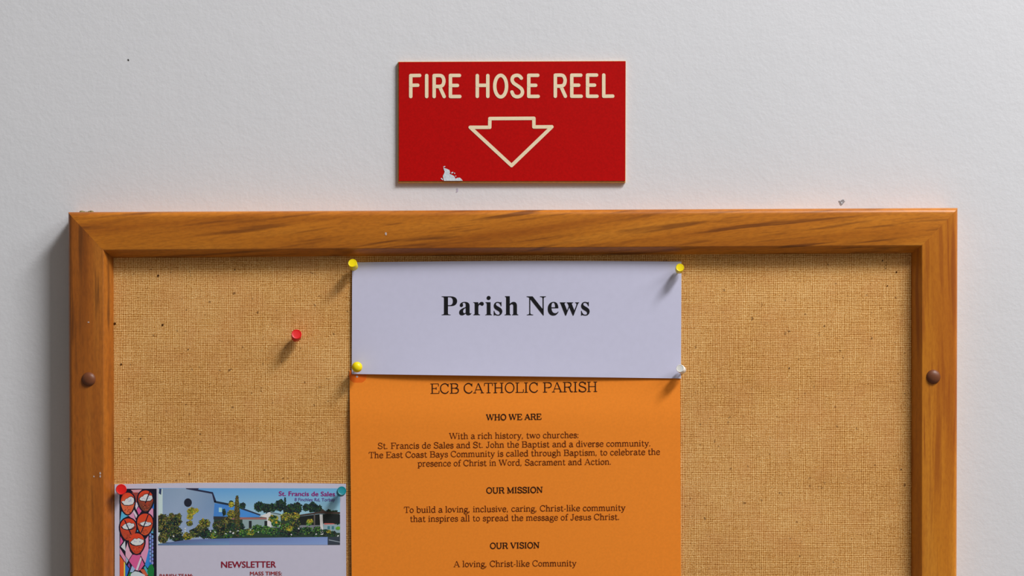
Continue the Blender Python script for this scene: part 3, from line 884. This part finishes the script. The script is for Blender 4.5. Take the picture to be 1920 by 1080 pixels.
    for x, y, r, cols in ((470, 470, 54, YL + GR), (600, 450, 58, YL + OL), (700, 440, 50, OL + YL), (500, 520, 50, GR), (600, 560, 60, OL + GR), (700, 520, 60, OL + DK), (860, 500, 34, YL), (850, 520, 30, GR),
                          (640, 575, 36, YL), (1060, 610, 26, YL), (1160, 570, 24, [(110, 160, 40), (90, 140, 50)]), (1100, 630, 40, DK), (940, 590, 50, DK + GR), (830, 600, 60, DK + GR), (730, 600, 60, DK),
                          (300, 580, 60, GR), (220, 610, 50, GR + YL), (390, 590, 60, GR), (480, 610, 60, DK + GR), (580, 620, 50, DK), (100, 560, 66, DK), (30, 560, 70, DK), (60, 630, 50, DK + OL), (150, 620, 50, GR),
                          (1020, 620, 50, DK), (930, 640, 40, DK), (640, 640, 50, DK)):
        blob(x, y, r, cols, int(r * 1.0), 9, b, sy=0.75)
    blob(500, 510, 10, [(240, 150, 40)], 5, 13, b, size=7)
    for x, y, r, cols in ((600, 480, 70, OL), (720, 500, 86, OL + DK), (640, 580, 90, OL + DK), (720, 620, 90, DK + OL), (600, 680, 60, OL), (760, 680, 60, DK), (560, 560, 40, OL), (690, 440, 34, OL), (770, 440, 30, OL),
                          (905, 390, 48, YL), (890, 450, 34, YL), (885, 520, 34, YL + OL), (960, 380, 22, YL), (1040, 520, 62, YL + OL), (1000, 570, 50, OL), (940, 620, 60, DK + OL), (1040, 620, 70, DK),
                          (860, 660, 50, YL + OL), (1130, 640, 60, DK + GR), (1140, 650, 36, YL + GR), (1240, 600, 70, OL + DK), (1330, 600, 70, DK), (1290, 660, 50, GR), (1180, 540, 50, OL + DK)):
        blob(x, y, r, cols, int(r * 0.95), 9, a, sy=0.9)
    for fa, pts in ((a, ((838, 575), (836, 600), (1110, 605), (1155, 612), (712, 655), (1350, 620), (1270, 630))), (b, ((40, 625), (92, 598), (310, 610), (225, 590), (740, 575), (925, 635), (10, 606), (1158, 655), (660, 640)))):
        for x, y in pts: blob(x, y, 7, [(214, 214, 226), (190, 196, 214)], 4, 13, fa, size=6)
    # low wall and drive
    pa([(549, 762), (549, 738), (870, 692), (1364, 676), (1364, 762)], [(80, 118, 158), (72, 92, 130), (86, 96, 140), (84, 100, 150), (104, 140, 180)], 14)
    pb([(0, 676), (1050, 664), (1050, 752), (0, 752)], [(92, 106, 152), (112, 132, 182), (120, 144, 190), (106, 130, 176)], 14)
    pb([(1048, 668), (1182, 658), (1182, 752), (1048, 752)], (48, 56, 66), 14)
    pb([(1060, 690), (1180, 715), (1180, 722), (1060, 700)], (130, 140, 150), 15)
    pr.v = [(min(X1, max(X0, x)), min(Y1 + (0.6 if x < 400 else 0), max(Y0 - 1.0 * math.sin(PI * (min(x, 640) - 214) / 435) + 0.6, y)), l) for x, y, l in pr.v]
    return pr.build('church_photo', S_news, news)
church_photo()

def glass_strip():
    pr = Print(1.3); rnd = random.Random(4)
    z = lambda x, y: (215 + x / 6.0, 900 + y / 6.0)
    def p(pts, c, l): pr.poly([z(*q) for q in pts], c, l)
    INK = (22, 20, 36)
    p([(54, 98), (472, 98), (474, 3700), (60, 3700)], INK, 0)
    def ell(cx, cy, rx, ry, n=28, egg=0.0):
        return [(cx + rx * math.cos(2 * PI * i / n) * (1 - egg * math.sin(2 * PI * i / n)), cy + ry * math.sin(2 * PI * i / n)) for i in range(n)]
    PINK, ROSE, LIL, WHT, BLU, CYA = (222, 142, 178), (206, 88, 144), (208, 196, 222), (196, 204, 222), (38, 108, 196), (84, 172, 216)
    panes = [([(226, 272), (245, 250), (266, 284), (242, 332)], LIL), ([(160, 402), (205, 355), (240, 466), (225, 455)], PINK), ([(212, 326), (252, 398), (240, 424), (205, 352)], LIL),
             ([(250, 336), (278, 292), (300, 348), (272, 388)], ROSE), ([(384, 372), (416, 314), (432, 332), (432, 432), (420, 430)], PINK), ([(64, 466), (80, 358), (152, 400), (96, 430)], CYA),
             ([(424, 262), (440, 260), (440, 322), (424, 318)], BLU), ([(234, 582), (250, 512), (270, 576)], CYA), ([(190, 112), (300, 108), (270, 140), (216, 140)], (206, 150, 160)), ([(200, 145), (262, 145), (246, 246), (226, 246)], (150, 62, 52)),
             ([(60, 740), (66, 638), (94, 690)], ROSE), ([(74, 750), (116, 688), (120, 796)], WHT), ([(62, 772), (120, 868), (118, 922), (60, 832)], PINK),
             ([(126, 782), (150, 704), (168, 800), (192, 832), (156, 892), (126, 850)], (220, 164, 186)), ([(126, 868), (152, 906), (130, 942)], (150, 176, 206)),
             ([(168, 908), (204, 846), (288, 846), (240, 1010)], ROSE), ([(300, 842), (338, 690), (376, 640), (378, 842), (342, 922)], PINK), ([(242, 1004), (290, 872), (302, 892), (262, 1012)], LIL),
             ([(268, 1022), (306, 902), (330, 952), (294, 1002)], ROSE), ([(58, 868), (104, 932), (104, 1200), (60, 1200)], (214, 88, 38)), ([(105, 934), (117, 944), (117, 1200), (105, 1200)], (228, 208, 84)),
             ([(120, 950), (160, 1000), (122, 1120)], BLU), ([(148, 962), (164, 930), (176, 992)], (132, 70, 150)), ([(174, 1032), (196, 968), (228, 1002), (202, 1036)], (150, 176, 214)),
             ([(344, 952), (384, 780), (386, 960), (372, 986)], (48, 132, 208)), ([(388, 780), (400, 830), (414, 960), (390, 962)], (40, 100, 190)), ([(330, 990), (345, 970), (384, 1040), (370, 1060)], (70, 170, 180)),
             ([(402, 590), (432, 560), (432, 600)], CYA), ([(424, 530), (434, 520), (434, 572), (424, 584)], (110, 140, 110)),
             ([(370, 1030), (392, 968), (420, 948), (440, 1000), (434, 1120), (400, 1120)], (24, 116, 56)), ([(290, 1010), (330, 1006), (372, 1070), (340, 1080)], (196, 92, 60)),
             ([(150, 1080), (172, 1040), (196, 1052), (176, 1120)], (34, 120, 60)), ([(270, 1040), (330, 1070), (340, 1180), (180, 1180), (190, 1060), (230, 1032)], (192, 204, 222))]
    for i, (pts, c) in enumerate(panes):
        mx = sum(q[0] for q in pts) / len(pts); my = sum(q[1] for q in pts) / len(pts)
        p([(max(58, mx + (x - mx) * 1.13), my + (y - my) * 1.10) for x, y in pts], c, 1 + 0.2 * i)
    for i in range(8):
        for dx, o in ((-12, 0), (12, 22)):
            p(ell(413 + dx, 616 + 42 * i + o, 11, 19, 14), (128 + rnd.randint(-14, 14), 148 + rnd.randint(-14, 14), 214), 8 + 0.4 * (i % 2))
    bowls = [(146, 264, 76, 122, [(78, 245), (95, 235), (110, 240), (125, 215), (150, 205), (165, 192), (190, 188), (215, 208), (218, 240), (205, 270), (160, 283), (110, 280)], None, (214, 104, 66)),
             (348, 236, 82, 118, [(278, 215), (300, 190), (318, 185), (335, 165), (368, 158), (385, 175), (418, 175), (426, 208), (400, 232), (340, 236), (296, 230)], ((400, 118), (344, 262)), (116, 62, 44)),
             (341, 500, 86, 122, [(284, 486), (312, 476), (345, 464), (372, 476), (404, 478), (412, 496), (380, 516), (330, 520), (300, 506)], ((378, 390), (300, 590)), (196, 80, 44)),
             (152, 556, 88, 124, [(85, 525), (110, 500), (140, 488), (165, 480), (190, 492), (214, 490), (222, 515), (190, 545), (140, 556), (100, 546)], ((112, 450), (184, 610)), (176, 66, 40)),
             (248, 716, 84, 116, [(178, 700), (205, 675), (225, 658), (250, 666), (270, 654), (290, 664), (325, 675), (326, 700), (290, 730), (240, 736), (200, 722)], None, (186, 62, 36))]
    for bi, (cx, cy, rx, ry, cloud, slash, low) in enumerate(bowls):
        bi *= 0.25
        p(ell(cx, cy, rx + 16, ry + 14, egg=0.17), INK, 9 + bi)
        p(ell(cx, cy, rx, ry, egg=0.20), [(222, 66, 34) if math.sin(2 * PI * i / 28) < 0.2 else low for i in range(28)], 9.5 + bi)
        cyr = max(q[1] for q in cloud) - 6
        p([(cx + (rx - 4) * math.cos(PI * i / 14), cyr - 30 + 44 * math.sin(PI * i / 14)) for i in range(15)] + [(cx + (rx - 12) * math.cos(PI * i / 14), cyr - 30 + 34 * math.sin(PI * i / 14)) for i in range(14, -1, -1)], INK, 11 + bi)
        mx = sum(q[0] for q in cloud) / len(cloud); my = sum(q[1] for q in cloud) / len(cloud)
        p([(mx + (x - mx) * 1.10, my + (y - my) * 1.16) for x, y in cloud], INK, 12.2 + bi)
        p(cloud, (206, 210, 232), 13.6 + bi)
        for _ in range(8):
            x, y = mx + rnd.uniform(-40, 40), my + rnd.uniform(-16, 18)
            p(ell(x, y, 6, 4, 8), (150, 156, 196), 15 + rnd.random())
        for _ in range(22):
            x, y = cx + rnd.uniform(-0.5, 0.5) * rx, cy + ry * rnd.uniform(0.35, 0.85)
            p(ell(x, y, rnd.uniform(3, 9), rnd.uniform(2, 5), 8), rnd.choice([(120, 40, 26), (90, 34, 26), (216, 96, 60)]), 15 + rnd.random())
        if slash:
            (x0, y0), (x1, y1) = slash
            p([(x0 - 6, y0), (x0 + 6, y0), (x1 + 6, y1), (x1 - 6, y1)], INK, 17)
    # lozenges further down the strip, under the picture's edge
    for k in range(12):
        y = 1240 + 200 * k
        for x, c in ((120, PINK), (250, (196, 204, 222)), (370, (48, 132, 208))):
            p([(x, y - 80), (x + 52, y), (x, y + 80), (x - 52, y)], c, 2)
    return pr.build('stained_glass_print', S_news, news)
glass_strip()
def nlay(name, flat, mat): return lay(name, flat, S_news, mat, news, 0.00014)
nlay('place_name', sans_line('St. Francis de Sales', 523.0, 929.6, 628.0, 930.4, 8.6, 0.022), M_ink_magenta)
nlay('address_line', sans_line('8 Finchley Rd, Torbay', 552.5, 939.4, 628.0, 940.0, 6.0, 0.008), M_ink_violet)
nlay('title_text', sans_line('NEWSLETTER', 415.0, 1064.4, 517.5, 1064.0, 11.8, 0.020), M_ink_red)
nlay('heading_text', sans_line('MASS TIMES:', 469.0, 1078.8, 528.5, 1078.6, 7.0, 0.022), M_ink_head)
nlay('heading_text', sans_line('PARISH TEAM:', 299.5, 1083.4, 361.5, 1083.0, 7.0, 0.022), M_ink_head)

# ------------------------------------------------------------------ pins
def lathe(prof, n=36):
    """prof: (radius, height) from the axis at the top to the axis at the bottom."""
    vs, fs, rings = [], [], []
    for r, h in prof:
        if r < 1e-7: rings.append([len(vs)]); vs.append(Vector((0, 0, h)))
        else:
            rings.append(list(range(len(vs), len(vs) + n)))
            vs += [Vector((r * math.cos(2 * PI * i / n), r * math.sin(2 * PI * i / n), h)) for i in range(n)]
    for A, B in zip(rings, rings[1:]):
        for i in range(n):
            j = (i + 1) % n
            if len(A) == 1: fs.append((A[0], B[i], B[j]))
            elif len(B) == 1: fs.append((A[i], B[0], A[j]))
            else: fs.append((A[i], B[i], B[j], A[j]))
    return vs, fs
HEAD_TOP, HEAD_LEN = 0.0098, 0.0068
def make_pin(face, back, r_px, color, label, sheet_depth, domed=False, group='push pins in the noticeboard'):
    top = P(face[0], face[1], sheet_depth + HEAD_TOP)
    bk = P(back[0], back[1], sheet_depth + HEAD_TOP - HEAD_LEN)
    axis = (top - bk).normalized()
    R = r_px * (D - sheet_depth - HEAD_TOP) / FPX
    length = (HEAD_TOP + 0.002) / max(0.5, -axis.y)
    tip = top - axis * length                      # needle end, sunk in the board
    root = empty('push_pin', tip, label, 'pin', group)
    root.rotation_euler = axis.to_track_quat('Z', 'Y').to_euler()
    L = length; hl = HEAD_LEN
    if domed:
        prof = [(0, L), (0.35 * R, L - 0.04 * R), (0.65 * R, L - 0.18 * R), (0.86 * R, L - 0.42 * R), (0.97 * R, L - 0.72 * R), (R, L - 1.0 * R), (0.96 * R, L - 1.35 * R), (0.82 * R, L - 1.7 * R), (0.5 * R, L - 2.1 * R), (0.28 * R, L - hl), (0, L - hl)]
    else:
        prof = [(0, L - 0.05 * R), (0.60 * R, L - 0.05 * R), (0.82 * R, L - 0.03 * R), (0.90 * R, L), (0.96 * R, L - 0.05 * R), (R, L - 0.16 * R), (0.985 * R, L - hl * 0.5), (0.97 * R, L - hl + 0.12 * R), (0.90 * R, L - hl), (0.30 * R, L - hl), (0.28 * R, L - hl - 0.0008), (0, L - hl - 0.0008)]
    def part(name, prof, mat, n):
        vs, fs = lathe(prof, n)
        me = bpy.data.meshes.new(name); me.from_pydata([tuple(v) for v in vs], [], fs); me.update(); me.materials.append(mat)
        for p in me.polygons: p.use_smooth = True
        o = bpy.data.objects.new(name, me); C.objects.link(o); o.parent = root
        recalc(o)
        try: me.set_sharp_from_angle(angle=math.radians(50))
        except Exception: pass
        return o
    part('pin_head', prof, M_pin[color], 36)
    part('needle', [(0, L - hl), (0.00055, L - hl), (0.00055, 0.0016), (0, 0.0)], M_steel, 12)
    return root
make_pin((556, 626.5), (555, 632.5), 9.6, 'red', 'red push pin alone on bare burlap, left of the white header sheet', BURLAP)
make_pin((660.6, 493), (663.8, 501), 8.3, 'yellow', 'yellow push pin at the top left corner of the white header sheet', BURLAP + 0.0013)
make_pin((1274.8, 501.6), (1273.4, 506.2), 7.7, 'yellow', 'yellow push pin at the top right corner of the white header sheet', BURLAP + 0.0013)
make_pin((669.5, 688), (669.5, 688.6), 10.0, 'yellow', 'round yellow push pin at the bottom left corner of the white header sheet', BURLAP + 0.0013, True)
make_pin((1275.0, 690.6), (1279.6, 694.2), 7.6, 'white', 'white push pin at the bottom right corner of the white header sheet', BURLAP + 0.0013)
make_pin((227.2, 917.6), (227.6, 918.4), 9.9, 'red', 'red push pin at the top left corner of the newsletter', BURLAP + 0.0005)
make_pin((641, 920.2), (638.4, 923.8), 8.5, 'teal', 'teal push pin at the top right corner of the newsletter', BURLAP + 0.0005)

# flat orange-red tack holding the orange sheet, its upper half under the white sheet
tack = empty('flat_tack', P(671, 704, BURLAP + 0.0006), 'flat orange-red round tack half hidden under the white header sheet, above the orange sheet', 'tack')
def disc_part(name, px, py, r, d0, d1, mat, ry=None):
    R = r * (D - d1) / FPX; c = P(px, py, d1); n = 40
    prof = [(0.0, -d1), (0.9, -d1 + 0.00002), (1.0, -d1 + 0.00012), (1.0, -d0)]
    vs, fs = [Vector((c.x, -d1, c.z))], []
    for rr, y in prof[1:]:
        vs += [Vector((c.x + R * rr * math.cos(2 * PI * i / n), y, c.z + (ry or 1) * R * rr * math.sin(2 * PI * i / n))) for i in range(n)]
    fs += [(0, 1 + i, 1 + (i + 1) % n) for i in range(n)]
    for k in range(2):
        fs += [(1 + k * n + i, 1 + k * n + n + i, 1 + k * n + n + (i + 1) % n, 1 + k * n + (i + 1) % n) for i in range(n)]
    return recalc(link_mesh(name, vs, fs, mat, tack))
disc_part('tack_head', 671, 704.5, 16.5, BURLAP + 0.0006, BURLAP + 0.0008, M_tint)
tag(disc_part('tack_glint', 669.5, 706, 2.2, BURLAP + 0.00075, BURLAP + 0.0009, M_fleck), 'painted glint at the centre of the tack')  # small pale disc stands in for a glint on the head
